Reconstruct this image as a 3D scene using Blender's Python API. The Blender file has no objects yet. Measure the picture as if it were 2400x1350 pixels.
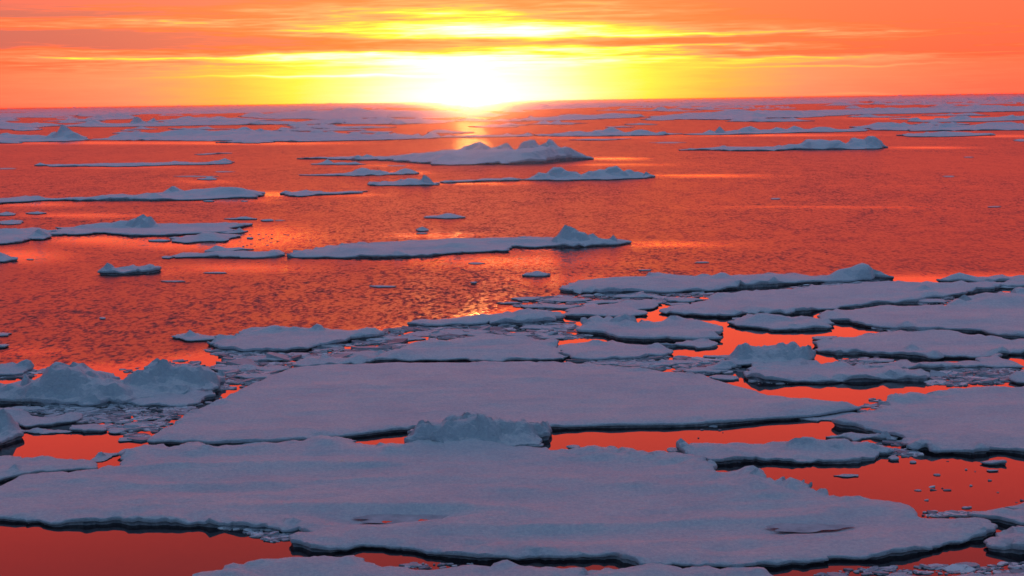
import bpy, math, random
import numpy as np
from mathutils import Matrix, Vector, geometry

random.seed(7)
rng = np.random.default_rng(7)
scene = bpy.context.scene
COL = scene.collection
R = math.radians

# ------------------------------------------------------------------ camera
CAM_H = 12.0
FPX = 3297.0                      # focal length in photo pixels (2400 wide)
PITCH = math.atan((675 - 237.0) / FPX)
ROLL = math.atan(35.0 / 2400.0)
_right = Vector((1, 0, 0))
_fwd = Vector((0, math.cos(PITCH), -math.sin(PITCH)))
_up = Vector((0, math.sin(PITCH), math.cos(PITCH)))
cr = _right * math.cos(ROLL) - _up * math.sin(ROLL)
cu = _right * math.sin(ROLL) + _up * math.cos(ROLL)
cd = bpy.data.cameras.new('camera')
cam = bpy.data.objects.new('camera', cd)
COL.objects.link(cam)
M = Matrix((cr, cu, -_fwd)).transposed().to_4x4()
M.translation = Vector((0, 0, CAM_H))
cam.matrix_world = M
cd.sensor_width = 36
cd.lens = 36 * FPX / 2400
cd.clip_start = 0.5
cd.clip_end = 120000
scene.camera = cam
CR, CU, CF = np.array(cr), np.array(cu), np.array(_fwd)


def gp(x, y, z=0.0):
    """point of the horizontal plane z seen at photo pixel (x, y)"""
    x = np.asarray(x, float); y = np.asarray(y, float)
    d = ((x - 1200) / FPX)[..., None] * CR - ((y - 675) / FPX)[..., None] * CU + CF
    k = (z - CAM_H) / np.minimum(d[..., 2], -1e-4)
    return d[..., 0] * k, d[..., 1] * k


def horizon_y(x):
    return 237.0 + (1200 - x) * 35.0 / 2400

# ------------------------------------------------------------------ colour management
scene.view_settings.view_transform = 'Standard'
scene.view_settings.look = 'None'
scene.view_settings.exposure = 0.0
scene.view_settings.gamma = 1.0
scene.cycles.volume_bounces = 0
scene.cycles.use_denoising = True
scene.cycles.max_bounces = 6
scene.cycles.sample_clamp_indirect = 6.0

SUN_AZ = math.atan((1112 - 1200) / FPX)       # from +Y towards +X
SUN_EL = R(0.55)

# ------------------------------------------------------------------ node helper
class NT:
    def __init__(s, tree):
        s.t = tree; s.n = tree.nodes; s.l = tree.links
        s.n.clear()
    def node(s, typ, ins=None, **kw):
        nd = s.n.new(typ)
        for k, v in kw.items():
            setattr(nd, k, v)
        for k, v in (ins or {}).items():
            sock = nd.inputs[k]
            if isinstance(v, bpy.types.NodeSocket):
                s.l.new(v, sock)
            else:
                sock.default_value = v
        return nd
    def m(s, op, a, b=None, c=None, clamp=False):
        nd = s.n.new('ShaderNodeMath'); nd.operation = op; nd.use_clamp = clamp
        for i, v in enumerate((a, b, c)):
            if v is None: continue
            if isinstance(v, bpy.types.NodeSocket): s.l.new(v, nd.inputs[i])
            else: nd.inputs[i].default_value = v
        return nd.outputs[0]
    def ramp(s, fac, stops, interp='LINEAR'):
        nd = s.n.new('ShaderNodeValToRGB'); cr_ = nd.color_ramp
        cr_.interpolation = interp
        while len(cr_.elements) < len(stops): cr_.elements.new(0.5)
        for e, (p, c) in zip(cr_.elements, stops):
            e.position = p
        for e, (p, c) in zip(cr_.elements, stops):
            e.color = (*c, 1) if len(c) == 3 else c
        s.l.new(fac, nd.inputs[0])
        return nd.outputs[0]
    def mix(s, fac, a, b, blend='MIX'):
        nd = s.n.new('ShaderNodeMix'); nd.data_type = 'RGBA'; nd.blend_type = blend
        nd.clamp_factor = True
        for i, v in ((0, fac), (6, a), (7, b)):
            if isinstance(v, bpy.types.NodeSocket): s.l.new(v, nd.inputs[i])
            else: nd.inputs[i].default_value = v if i == 0 else (*v, 1)
        return nd.outputs[2]
    def smooth(s, v, a, b):
        nd = s.node('ShaderNodeMapRange', {0: v, 1: a, 2: b, 3: 0.0, 4: 1.0}, interpolation_type='SMOOTHSTEP')
        return nd.outputs[0]

# ------------------------------------------------------------------ sky
world = bpy.data.worlds.new('World')
scene.world = world
world.use_nodes = True
w = NT(world.node_tree)
tc = w.node('ShaderNodeTexCoord').outputs['Generated']
sep = w.node('ShaderNodeSeparateXYZ', {0: tc}).outputs
az = w.m('ARCTAN2', sep[0], sep[1])
el = w.m('ARCSINE', w.m('MAXIMUM', w.m('MINIMUM', sep[2], 1.0), -1.0))
X = w.m('MULTIPLY', w.m('SUBTRACT', az, SUN_AZ), FPX)            # azimuth from the sun, 1 unit = 1/3297 rad
E = w.m('MULTIPLY', w.m('MAXIMUM', el, 0.0), FPX)                # elevation, same unit
# cloud streaks lie in thin level layers: noise long in azimuth, thin in elevation
def streak_noise(sx, sy, detail, off, dist=0.0):
    v = w.node('ShaderNodeCombineXYZ', {0: w.m('DIVIDE', X, sx), 1: w.m('DIVIDE', E, sy), 2: off}).outputs[0]
    return w.node('ShaderNodeTexNoise', {'Vector': v, 'Scale': 1.0, 'Detail': detail, 'Roughness': 0.55, 'Distortion': dist}).outputs[0]
warp = w.m('MULTIPLY', w.m('SUBTRACT', streak_noise(260, 70, 3, 3.3), 0.5), 34.0)
Ew = w.m('ADD', E, warp)
n1 = w.m('SUBTRACT', streak_noise(300, 13, 8, 1.7, 0.5), 0.5)
n2 = w.m('SUBTRACT', streak_noise(90, 5, 6, 8.1, 0.6), 0.5)
n3 = w.m('SUBTRACT', streak_noise(700, 55, 4, 5.2), 0.5)
u = w.m('ABSOLUTE', X)
base = w.m('EXPONENT', w.m('MULTIPLY', w.m('POWER', w.m('DIVIDE', u, 640.0), 1.35), -1.0))
t = w.m('MULTIPLY_ADD', base, 0.63, 0.295)
fall = w.m('MULTIPLY', w.m('MINIMUM', w.m('MAXIMUM', w.m('SUBTRACT', E, 70.0), 0.0), 170.0), w.m('MULTIPLY_ADD', base, -0.0014, -0.0016))
t = w.m('ADD', t, fall)
def blob(x0, y0, sx, sy, amp, p=2.0):
    """x0, y0: place in the photo; turned into azimuth and elevation"""
    x0, e0 = x0 - 1112, horizon_y(x0) - y0
    a = w.m('POWER', w.m('ABSOLUTE', w.m('DIVIDE', w.m('SUBTRACT', X, x0), sx)), p)
    b = w.m('POWER', w.m('ABSOLUTE', w.m('DIVIDE', w.m('SUBTRACT', Ew, e0), sy)), p)
    return w.m('MULTIPLY', w.m('EXPONENT', w.m('MULTIPLY', w.m('ADD', a, b), -1.0)), amp)
for b in [(160, 103, 420, 21, -0.26, 3), (620, 106, 300, 16, -0.17, 2), (900, 112, 330, 16, -0.27, 3), (1500, 98, 400, 11, -0.20, 2),
          (2150, 108, 480, 18, -0.12, 2), (1850, 128, 260, 6, -0.10, 2), (150, 5, 460, 18, -0.24, 2), (330, 48, 380, 9, -0.06, 2),
          (80, 49, 120, 6, -0.08, 2), (420, 68, 420, 10, 0.10, 2), (1150, 76, 420, 19, 0.30, 3), (1650, 84, 330, 9, 0.20, 2),
          (1050, 38, 120, 14, 0.26, 2), (860, 28, 130, 9, 0.13, 2), (1200, 36, 60, 8, 0.16, 2), (300, 137, 520, 5, 0.10, 2), (780, 137, 230, 9, 0.16, 2),
          (1150, 145, 400, 17, 0.16, 2), (760, 180, 260, 4, 0.09, 2), (1900, 142, 300, 5, 0.08, 2), (1750, 112, 260, 5, 0.09, 2),
          (2050, 80, 300, 6, 0.06, 2), (2000, 30, 700, 40, -0.06, 2), (1112, 240, 300, 70, 0.14, 2), (1990, 220, 90, 2.5, 0.07, 2),
          (380, 62, 420, 3.5, 0.11, 2), (420, 138, 330, 2.6, 0.15, 2), (1640, 112, 230, 3, 0.15, 2), (1900, 137, 260, 2.5, 0.13, 2), (1950, 155, 260, 1.8, 0.11, 2),
          (820, 178, 300, 2.0, 0.12, 2), (1750, 82, 380, 3.2, 0.12, 2), (640, 50, 240, 2.5, 0.10, 2), (1750, 128, 240, 3.5, -0.10, 2), (1500, 104, 330, 5, -0.10, 2), (250, 124, 200, 2.5, 0.08, 2)]:
    t = w.m('ADD', t, blob(*b))
calmsky = w.m('MULTIPLY', w.smooth(X, 250.0, 700.0), w.smooth(E, 145.0, 175.0))
hi = w.m('MULTIPLY', w.smooth(E, 60.0, 110.0), w.m('MULTIPLY_ADD', calmsky, -0.75, 1.0))                                    # the clear strip by the horizon has few streaks
t = w.m('ADD', t, w.m('MULTIPLY', n1, w.m('MULTIPLY_ADD', hi, 0.62, 0.06)))
t = w.m('ADD', t, w.m('MULTIPLY', n2, w.m('MULTIPLY_ADD', hi, 0.42, 0.05)))
t = w.m('ADD', t, w.m('MULTIPLY', n3, w.m('MULTIPLY', hi, 0.16)))
tmin = w.m('MULTIPLY_ADD', w.smooth(X, -500.0, 200.0), 0.15, 0.06)
t = w.m('MAXIMUM', t, tmin)
low = w.ramp(t, [(0.0, (0.42, 0.085, 0.11)), (0.12, (0.60, 0.10, 0.105)), (0.24, (1.15, 0.108, 0.055)), (0.36, (1.7, 0.165, 0.085)),
                 (0.47, (2.1, 0.295, 0.14)), (0.57, (2.5, 0.50, 0.08)), (0.68, (2.9, 0.88, 0.08)), (0.79, (3.2, 1.0, 0.33)),
                 (0.90, (3.6, 1.25, 0.75)), (1.0, (4.5, 1.6, 1.05))])
en = w.m('DIVIDE', el, R(90), clamp=True)
up_sun = w.ramp(en, [(0.0, (2.0, 0.25, 0.09)), (0.05, (1.9, 0.125, 0.065)), (0.13, (2.1, 0.11, 0.065)), (0.19, (1.4, 0.08, 0.075)), (0.25, (0.62, 0.09, 0.12)),
                     (0.36, (0.30, 0.18, 0.31)), (0.55, (0.165, 0.23, 0.405)), (1.0, (0.130, 0.245, 0.385))])
up_back = w.ramp(en, [(0.0, (0.14, 0.15, 0.26)), (0.15, (0.15, 0.19, 0.33)), (0.4, (0.135, 0.245, 0.385)), (1.0, (0.130, 0.245, 0.385))])
cl = streak_noise(2600, 500, 5, 2.2, 0.4)
up_sun = w.mix(w.smooth(E, 200.0, 300.0), low, w.mix(w.m('MULTIPLY', w.smooth(cl, 0.42, 0.7), 0.2), up_sun, w.mix(1.0, up_sun, (0.45, 0.5, 0.75), 'MULTIPLY')))
side = w.smooth(w.m('ABSOLUTE', w.m('SUBTRACT', az, SUN_AZ)), R(32), R(85))
skyc = w.mix(side, up_sun, up_back)
nish = w.node('ShaderNodeTexSky', sky_type='NISHITA', sun_disc=False, sun_elevation=SUN_EL, sun_rotation=SUN_AZ, altitude=10.0, air_density=1.0, dust_density=2.0)
bg1 = w.node('ShaderNodeBackground', {'Color': skyc, 'Strength': 1.0}).outputs[0]
bg2 = w.node('ShaderNodeBackground', {'Color': nish.outputs[0], 'Strength': 0.05}).outputs[0]
add = w.node('ShaderNodeAddShader', {0: bg1, 1: bg2}).outputs[0]
w.node('ShaderNodeOutputWorld', {'Surface': add})

sd = bpy.data.lights.new('sun', 'SUN')
sd.energy = 0.22
sd.angle = R(1.2)
sd.color = (1.0, 0.40, 0.10)
sun = bpy.data.objects.new('sun', sd)
COL.objects.link(sun)
sdir = Vector((math.sin(SUN_AZ) * math.cos(SUN_EL), math.cos(SUN_AZ) * math.cos(SUN_EL), math.sin(SUN_EL)))
sun.rotation_euler = sdir.to_track_quat('Z', 'Y').to_euler()

# ------------------------------------------------------------------ materials
def mat(name):
    m = bpy.data.materials.new(name); m.use_nodes = True
    return m, NT(m.node_tree)

SNOW, s = mat('snow')
co = s.node('ShaderNodeTexCoord').outputs['Object']
na = s.node('ShaderNodeTexNoise', {'Vector': co, 'Scale': 0.35, 'Detail': 6.0, 'Roughness': 0.6}).outputs[0]
nb = s.node('ShaderNodeTexNoise', {'Vector': co, 'Scale': 5.0, 'Detail': 8.0, 'Roughness': 0.75}).outputs[0]
gm = s.node('ShaderNodeNewGeometry').outputs
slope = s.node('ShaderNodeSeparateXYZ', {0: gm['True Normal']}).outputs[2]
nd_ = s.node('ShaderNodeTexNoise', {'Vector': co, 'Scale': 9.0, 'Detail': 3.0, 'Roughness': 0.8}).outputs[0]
icy = s.m('MULTIPLY', s.smooth(slope, 0.93, 0.62), 0.75)                   # steeper faces are mixed towards a darker blue
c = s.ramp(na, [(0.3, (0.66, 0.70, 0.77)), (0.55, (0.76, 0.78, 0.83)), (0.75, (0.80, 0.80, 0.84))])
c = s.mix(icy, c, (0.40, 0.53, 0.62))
c = s.mix(s.smooth(nd_, 0.66, 0.36), c, s.mix(1.0, c, (0.80, 0.84, 0.90), 'MULTIPLY'))
c = s.mix(s.m('MULTIPLY', s.smooth(nb, 0.50, 0.68), 0.16), c, (0.52, 0.58, 0.66))
nc = s.node('ShaderNodeTexNoise', {'Vector': s.node('ShaderNodeMapping', {'Vector': co, 'Scale': (0.5, 1.4, 1.0)}).outputs[0], 'Scale': 1.8, 'Detail': 7.0, 'Roughness': 0.72}).outputs[0]
bp0 = s.node('ShaderNodeBump', {'Height': nc, 'Strength': 0.9, 'Distance': 0.20}).outputs[0]
bp = s.node('ShaderNodeBump', {'Height': nb, 'Strength': 1.0, 'Distance': 0.08, 'Normal': bp0}).outputs[0]
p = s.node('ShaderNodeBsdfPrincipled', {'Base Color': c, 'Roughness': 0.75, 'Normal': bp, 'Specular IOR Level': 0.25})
s.node('ShaderNodeOutputMaterial', {'Surface': p.outputs[0]})

ICE, s = mat('wet_ice')
co = s.node('ShaderNodeTexCoord').outputs['Object']
nb = s.node('ShaderNodeTexNoise', {'Vector': co, 'Scale': 3.0, 'Detail': 7.0, 'Roughness': 0.7}).outputs[0]
c = s.ramp(nb, [(0.3, (0.10, 0.14, 0.18)), (0.5, (0.25, 0.33, 0.40)), (0.72, (0.52, 0.60, 0.66))])
bp = s.node('ShaderNodeBump', {'Height': nb, 'Strength': 0.7, 'Distance': 0.05}).outputs[0]
p = s.node('ShaderNodeBsdfPrincipled', {'Base Color': c, 'Roughness': 0.45, 'Normal': bp, 'IOR': 1.31})
s.node('ShaderNodeOutputMaterial', {'Surface': p.outputs[0]})

SLUSH, s = mat('grey_slush')
gm = s.node('ShaderNodeNewGeometry').outputs
co = s.node('ShaderNodeTexCoord').outputs['Object']
nb = s.node('ShaderNodeTexNoise', {'Vector': co, 'Scale': 4.0, 'Detail': 6.0, 'Roughness': 0.7}).outputs[0]
c = s.ramp(gm['Random Per Island'], [(0.0, (0.16, 0.20, 0.25)), (0.45, (0.36, 0.42, 0.49)), (0.8, (0.56, 0.61, 0.68)), (1.0, (0.72, 0.76, 0.82))])
c = s.mix(s.m('MULTIPLY', s.smooth(nb, 0.45, 0.7), 0.5), c, (0.14, 0.16, 0.19))
bp = s.node('ShaderNodeBump', {'Height': nb, 'Strength': 0.6, 'Distance': 0.05}).outputs[0]
p = s.node('ShaderNodeBsdfPrincipled', {'Base Color': c, 'Roughness': 0.6, 'Normal': bp, 'Specular IOR Level': 0.3})
s.node('ShaderNodeOutputMaterial', {'Surface': p.outputs[0]})

POND, s = mat('pond_ice')
co = s.node('ShaderNodeTexCoord').outputs['Object']
nb = s.node('ShaderNodeTexNoise', {'Vector': co, 'Scale': 1.6, 'Detail': 6.0, 'Roughness': 0.7}).outputs[0]
c = s.ramp(nb, [(0.3, (0.22, 0.28, 0.34)), (0.7, (0.46, 0.53, 0.60))])
p = s.node('ShaderNodeBsdfPrincipled', {'Base Color': c, 'Roughness': 0.8, 'Specular IOR Level': 0.1})
s.node('ShaderNodeOutputMaterial', {'Surface': p.outputs[0]})

WATER, s = mat('sea_water')
co = s.node('ShaderNodeTexCoord').outputs['Object']
rip = s.node('ShaderNodeAttribute', attribute_name='ripple').outputs['Fac']
mp = s.node('ShaderNodeMapping', {'Vector': co, 'Scale': (1.35, 0.75, 1.0), 'Rotation': (0, 0, R(-4))}).outputs[0]
w1 = s.node('ShaderNodeTexNoise', {'Vector': mp, 'Scale': 1.25, 'Detail': 3.0, 'Roughness': 0.55, 'Distortion': 0.35}).outputs[0]
w2 = s.node('ShaderNodeTexNoise', {'Vector': mp, 'Scale': 0.22, 'Detail': 2.0, 'Roughness': 0.5}).outputs[0]
w3 = s.node('ShaderNodeTexNoise', {'Vector': mp, 'Scale': 4.0, 'Detail': 2.0, 'Roughness': 0.5}).outputs[0]
def centred(typ_scale, det, k, off):
    mo = s.node('ShaderNodeVectorMath', {0: mp, 1: (off, off * 1.7, off)}, operation='ADD').outputs[0]
    v = s.node('ShaderNodeTexNoise', {'Vector': mo, 'Scale': typ_scale, 'Detail': det, 'Roughness': 0.55}).outputs['Color']
    v = s.node('ShaderNodeVectorMath', {0: v, 1: (0.5, 0.5, 0.5)}, operation='SUBTRACT').outputs[0]
    return s.node('ShaderNodeVectorMath', {0: v, 1: (k * .7, k, 0.0)}, operation='MULTIPLY').outputs[0]
gust = s.m('MULTIPLY_ADD', s.smooth(s.node('ShaderNodeTexNoise', {'Vector': mp, 'Scale': 0.02, 'Detail': 5.0}).outputs[0], 0.32, 0.68), 0.75, 0.5)
amp = s.m('ADD', s.m('MULTIPLY', rip, gust), 0.004)
tilt = s.node('ShaderNodeVectorMath', {0: centred(3.2, 2.0, 1.2, 0.0), 1: centred(1.3, 1.0, 0.5, 7.0)}, operation='ADD').outputs[0]
tilt = s.node('ShaderNodeVectorMath', {0: tilt, 1: centred(0.25, 1.0, 0.25, 13.0)}, operation='ADD').outputs[0]
sc_ = s.node('ShaderNodeVectorMath', {0: tilt, 'Scale': amp}, operation='SCALE').outputs[0]
nv = s.node('ShaderNodeVectorMath', {0: sc_, 1: (0.0, 0.0, 1.0)}, operation='ADD').outputs[0]
nv = s.node('ShaderNodeVectorMath', {0: nv}, operation='NORMALIZE').outputs[0]
ro = s.m('MULTIPLY_ADD', s.m('POWER', rip, 0.6), 0.30, 0.03)
p = s.node('ShaderNodeBsdfPrincipled', {'Base Color': (0.012, 0.010, 0.014, 1), 'Roughness': ro, 'Normal': nv, 'IOR': 1.385})
s.node('ShaderNodeOutputMaterial', {'Surface': p.outputs[0]})

# ------------------------------------------------------------------ noise
def _hash(ix, iy, seed):
    h = (ix.astype(np.int64) * 374761393 + iy.astype(np.int64) * 668265263 + seed * 974634777) & 0xffffffff
    h = ((h ^ (h >> 13)) * 1274126177) & 0xffffffff
    h = ((h ^ (h >> 15)) * 2246822519) & 0xffffffff
    return ((h ^ (h >> 16)) & 0xffffff) / float(0xffffff)

def vnoise(x, y, seed=0):
    ix, iy = np.floor(x), np.floor(y)
    fx, fy = x - ix, y - iy
    fx = fx * fx * (3 - 2 * fx); fy = fy * fy * (3 - 2 * fy)
    a = _hash(ix, iy, seed); b = _hash(ix + 1, iy, seed); c_ = _hash(ix, iy + 1, seed); d = _hash(ix + 1, iy + 1, seed)
    return (a + (b - a) * fx) * (1 - fy) + (c_ + (d - c_) * fx) * fy

def fbm(x, y, seed=0, octv=4, rough=0.5):
    s_, a, tot = 0, 1.0, 0.0
    for o in range(octv):
        s_ = s_ + a * (vnoise(x, y, seed + o * 17) - 0.5); tot += a
        x, y, a = x * 2.03 + 5.1, y * 2.03 + 1.7, a * rough
    return s_ / tot * 2

def ridge(x, y, seed=0):
    """wind ridges: long soft waves with a sharper crest"""
    a = fbm(x, y, seed, 3)
    return .35 - np.abs(a) ** .8 * .9 + .5 * fbm(x * .45, y * .6, seed + 3, 2)

def cells(x, y, seed=0):
    """blocky noise: every cell has a level and a tilt of its own"""
    ix, iy = np.floor(x), np.floor(y)
    best = np.full(x.shape, 9.0); val = np.zeros(x.shape)
    for dx in (-1, 0, 1):
        for dy in (-1, 0, 1):
            cx, cy = ix + dx, iy + dy
            px = cx + _hash(cx, cy, seed); py = cy + _hash(cx, cy, seed + 1)
            d = np.hypot(x - px, y - py)
            v = _hash(cx, cy, seed + 2) + ((x - px) * (_hash(cx, cy, seed + 3) - .5) + (y - py) * (_hash(cx, cy, seed + 4) - .5)) * 1.4
            k = d < best
            best = np.where(k, d, best); val = np.where(k, v, val)
    return val

# ------------------------------------------------------------------ objects
def link(name, me, parent=None):
    o = bpy.data.objects.new(name, me)
    COL.objects.link(o)
    if parent: o.parent = parent
    return o

def tag(o, label=None, cat=None, group=None, kind=None):
    if label: o['label'] = label
    if cat: o['category'] = cat
    if group: o['group'] = group
    if kind: o['kind'] = kind
    return o

def mesh(name, verts, faces, mats, idx=None, smooth=True):
    me = bpy.data.meshes.new(name)
    me.from_pydata([tuple(v) for v in verts], [], [tuple(f) for f in faces])
    for m_ in mats: me.materials.append(m_)
    if idx is not None: me.polygons.foreach_set('material_index', idx)
    me.polygons.foreach_set('use_smooth', [smooth] * len(me.polygons))
    me.update()
    return me

def jag(px, py, step, amp, cap=2.5):
    """break a closed outline down to pieces of length step with random offsets"""
    P = list(zip(px, py)); out = []
    n = len(P)
    for i in range(n):
        a, b = P[i], P[(i + 1) % n]
        seg = [a, b]
        L = math.dist(a, b); A = amp
        while L > step and len(seg) < 600:
            new = [seg[0]]
            for q, r in zip(seg, seg[1:]):
                l = math.dist(q, r) + 1e-9
                k = random.gauss(0, A) * min(l, cap)
                nx, ny = -(r[1] - q[1]) / l, (r[0] - q[0]) / l
                f = random.uniform(.42, .58)
                new += [(q[0] + (r[0] - q[0]) * f + nx * k, q[1] + (r[1] - q[1]) * f + ny * k), r]
            seg = new; L /= 2
        out += seg[:-1]
    return np.array(out)

def seg_dist(P, A):
    B = np.roll(A, -1, 0)
    d = np.full(len(P), 1e9)
    for i in range(0, len(A), 64):
        a, b = A[None, i:i + 64], B[None, i:i + 64]
        ab = b - a
        q = P[:, None] - a
        tt = np.clip((q * ab).sum(-1) / ((ab ** 2).sum(-1) + 1e-12), 0, 1)
        d = np.minimum(d, np.sqrt(((q - tt[..., None] * ab) ** 2).sum(-1)).min(1))
    return d

def inside(P, A):
    B = np.roll(A, -1, 0)
    c_ = np.zeros(len(P), bool)
    for a, b in zip(A, B):
        if a[1] == b[1]: continue
        k = (a[1] > P[:, 1]) != (b[1] > P[:, 1])
        c_ ^= k & (P[:, 0] < (b[0] - a[0]) * (P[:, 1] - a[1]) / (b[1] - a[1]) + a[0])
    return c_

FOOT = []      # pixel outlines already taken
def smst(x, a, b):
    q = np.clip((x - a) / (b - a), 0, 1)
    return q * q * (3 - 2 * q)

def floe(label, pts, t=0.3, hum=(), name='ice_floe', cat='ice floe', group=None, hollow=(), res=1.0, drift=1.0, rough=1.0,
         amp=0.13, parts=None, under=1.0, rim=1.0, ponds=(), ztrace=None, lumps=1.0):
    seed = random.randrange(1 << 20)
    t = t * (.50 if t >= .2 else .45)
    pts = np.array(pts, float)
    pts[:, 0] = np.where(pts[:, 0] > 2405, 2405 + (pts[:, 0] - 2405) * 3.0, np.where(pts[:, 0] < -5, -5 + (pts[:, 0] + 5) * 3.0, pts[:, 0]))   # floes cut by the frame go on beyond it
    FOOT.append(pts)
    if pts[:, 1].mean() < 620: t *= .8
    wpx = pts[:, 0].max() - pts[:, 0].min()
    hum = list(hum)
    if wpx <= 110: rim *= .35
    if wpx > 110 and lumps:
        ymid = (pts[:, 1].min() + pts[:, 1].max()) / 2
        for _ in range(int(wpx / (34 if ymid < 700 else 75) * lumps)):
            i = random.randrange(len(pts)); f = random.random()
            q = pts[i] * f + pts[(i + 1) % len(pts)] * (1 - f)
            if q[1] > ymid and random.random() < .5: continue
            q = q + (np.array([pts[:, 0].mean(), ymid]) - q) * np.array([.03, random.uniform(.05, .5 if ymid < 700 else .15)])
            hw_ = random.uniform(5, 15) if ymid < 700 else random.uniform(6, 22)
            hum.append((q[0], q[1], hw_ * random.uniform(.35, .75), hw_, 1.0, .5))
    zt = t if ztrace is None else ztrace
    X0, Y0 = gp(pts[:, 0], pts[:, 1], zt)
    cx, cy = X0.mean(), Y0.mean()
    dist = math.hypot(cx, cy)
    near = max(20.0, math.hypot(X0[Y0.argmin()], Y0.min()))
    near = 0.6 * near + 0.4 * dist
    s_ = max(0.05, near * 0.0042) / res
    A = jag(X0, Y0, s_ * 1.1, amp, max(2.5, .04 * near))
    x0, y0 = A.min(0); x1, y1 = A.max(0)
    asp = 1.0
    if (x1 - x0) * (y1 - y0) / (s_ * s_) > 16000:
        s_ = math.sqrt((x1 - x0) * (y1 - y0) / 16000)
    gx, gy = np.meshgrid(np.arange(x0, x1, s_), np.arange(y0, y1, s_ * asp))
    G = np.stack([gx.ravel(), gy.ravel()], 1) + rng.uniform(-.28, .28, (gx.size, 2)) * s_
    G = G[inside(G, A)]
    if len(G): G = G[seg_dist(G, A) > s_ * .35]
    allp = [Vector(q) for q in np.concatenate([A, G])] if len(G) else [Vector(q) for q in A]
    n = len(A)
    vo, eo, fo, *_ = geometry.delaunay_2d_cdt(allp, [(i, (i + 1) % n) for i in range(n)], [], 0, 1e-5)
    V = np.array([tuple(v) for v in vo]); F = np.array([tuple(f) for f in fo if len(f) == 3])
    cen = V[F].mean(1)
    F = F[inside(cen, A)]
    a, b, c_ = V[F[:, 0]], V[F[:, 1]], V[F[:, 2]]
    cross = (b[:, 0] - a[:, 0]) * (c_[:, 1] - a[:, 1]) - (b[:, 1] - a[:, 1]) * (c_[:, 0] - a[:, 0])
    F[cross < 0] = F[cross < 0][:, ::-1]
    F = F[np.abs(cross) > 1e-10]
    used = np.unique(F); remap = -np.ones(len(V), int); remap[used] = np.arange(len(used))
    V, F = V[used], remap[F]
    d = seg_dist(V, A)
    x, y = V[:, 0], V[:, 1]
    k = max(1.0, (near / 60) ** 0.8)          # features grow with what can be seen
    z = t * (0.72 + 0.28 * smst(d, 0, 0.55 * k))
    dr = smst(d, 0, 1.5 * k) * drift
    z = z + dr * (0.20 * k * ridge(x * 0.10 / k + 0.04 * y / k, y * 0.40 / k - x * 0.03, seed) + 0.05 * k * fbm(x * .5 / k, y * 1.5 / k, seed + 5, 3))
    z = z + t * 1.3 * rim * np.clip(fbm(x * .7 / k, y * .7 / k, seed + 9, 4, .6) - .02, 0, 1) * np.exp(-d / (.6 * k)) * rough
    eb = np.clip(fbm(x * .28 / k, y * .28 / k, seed + 21, 2) * 2.2, 0, 1) * np.exp(-(d / (.9 * k)) ** 1.5) * rim
    z = z + eb * t * 1.1 * (cells(x * 1.7 / k, y * 1.7 / k, seed + 22) - .15) + eb * t * .6 * fbm(x * 3 / k, y * 3 / k, seed + 24, 2)
    z = z + 0.03 * k ** .5 * rough * fbm(x * 1.9 / k, y * 1.9 / k, seed + 11, 3)
    hz_ = np.zeros(len(z))
    for hm in hum:
        hx, hy, hp, hw = hm[:4]
        dep = hm[4] if len(hm) > 4 else 1.0
        blk = hm[5] if len(hm) > 5 else 0.5
        wx, wy = gp(hx, hy, t); wx, wy = float(wx), float(wy)
        D = math.hypot(wx, wy)
        H = max(0.02, hp * D / FPX * 1.12 - t * .3); sx = hw / FPX * D; sy = sx * dep
        wob = 1 + .35 * fbm((x - wx) / sx * 1.1, (y - wy) / sy * 1.1, seed + 31, 3)
        r2 = (((x - wx) / sx) ** 2 + ((y - wy) / sy) ** 2) * wob ** 2
        env = np.exp(-np.power(r2, 1.15))
        edge = .35 + .65 * smst(d, 0, .45 * min(sx, sy))
        cs = max(sx * .42, s_ * 2)
        bl = cells(x / cs, y / cs, seed + 41) - .5
        bl2 = cells(x / cs * 2.3, y / cs * 2.3, seed + 51) - .5
        env = np.minimum(env * 1.18, 1.0 - .12 * np.clip(r2, 0, 1))
        one = H * np.maximum(env, 0) * edge * (.93 + blk * (.42 * bl + .26 * bl2) + .16 * fbm(x / sx * 2.5, y / sx * 2.5, seed + 61, 3))
        hz_ = np.log(np.exp(hz_ / H * 7) + np.exp(one / H * 7) - 1) / 7 * H if H > 0 else hz_
    z = z + hz_
    for (hx, hy, rx, ry, depth) in hollow:
        wx, wy = gp(hx, hy, t); _, wy2 = gp(hx, hy - ry, t)
        sx = rx / FPX * math.hypot(wx, wy); sy = abs(wy2 - wy)
        z = z - depth * .8 * np.exp(-(((x - wx) / sx) ** 2 + ((y - wy) / sy) ** 2) ** 1.5)
    z = np.maximum(z, .02)
    # boundary
    ed = np.concatenate([F[:, [0, 1]], F[:, [1, 2]], F[:, [2, 0]]])
    key = np.minimum(ed[:, 0], ed[:, 1]).astype(np.int64) * (len(V) + 1) + np.maximum(ed[:, 0], ed[:, 1])
    uq, inv, cnt = np.unique(key, return_inverse=True, return_counts=True)
    be = ed[cnt[inv] == 1]
    nrm = np.zeros((len(V), 2))
    dv = V[be[:, 1]] - V[be[:, 0]]
    nn = np.stack([dv[:, 1], -dv[:, 0]], 1)
    nn /= np.linalg.norm(nn, axis=1)[:, None] + 1e-12
    np.add.at(nrm, be[:, 0], nn); np.add.at(nrm, be[:, 1], nn)
    bv = np.unique(be)
    N = nrm[bv]; N /= np.linalg.norm(N, axis=1)[:, None] + 1e-9
    bz = z[bv]; bx = V[bv]
    un = under * np.minimum(t, .5) * (0.05 + 0.75 * np.clip(.5 + .9 * fbm(bx[:, 0] * .35 / k, bx[:, 1] * .35 / k, seed + 71, 3), 0, 1))
    lip = .10 * min(t, .4) * (1 + .8 * fbm(bx[:, 0] * 2 / k, bx[:, 1] * 2 / k, seed + 77, 2))
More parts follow.
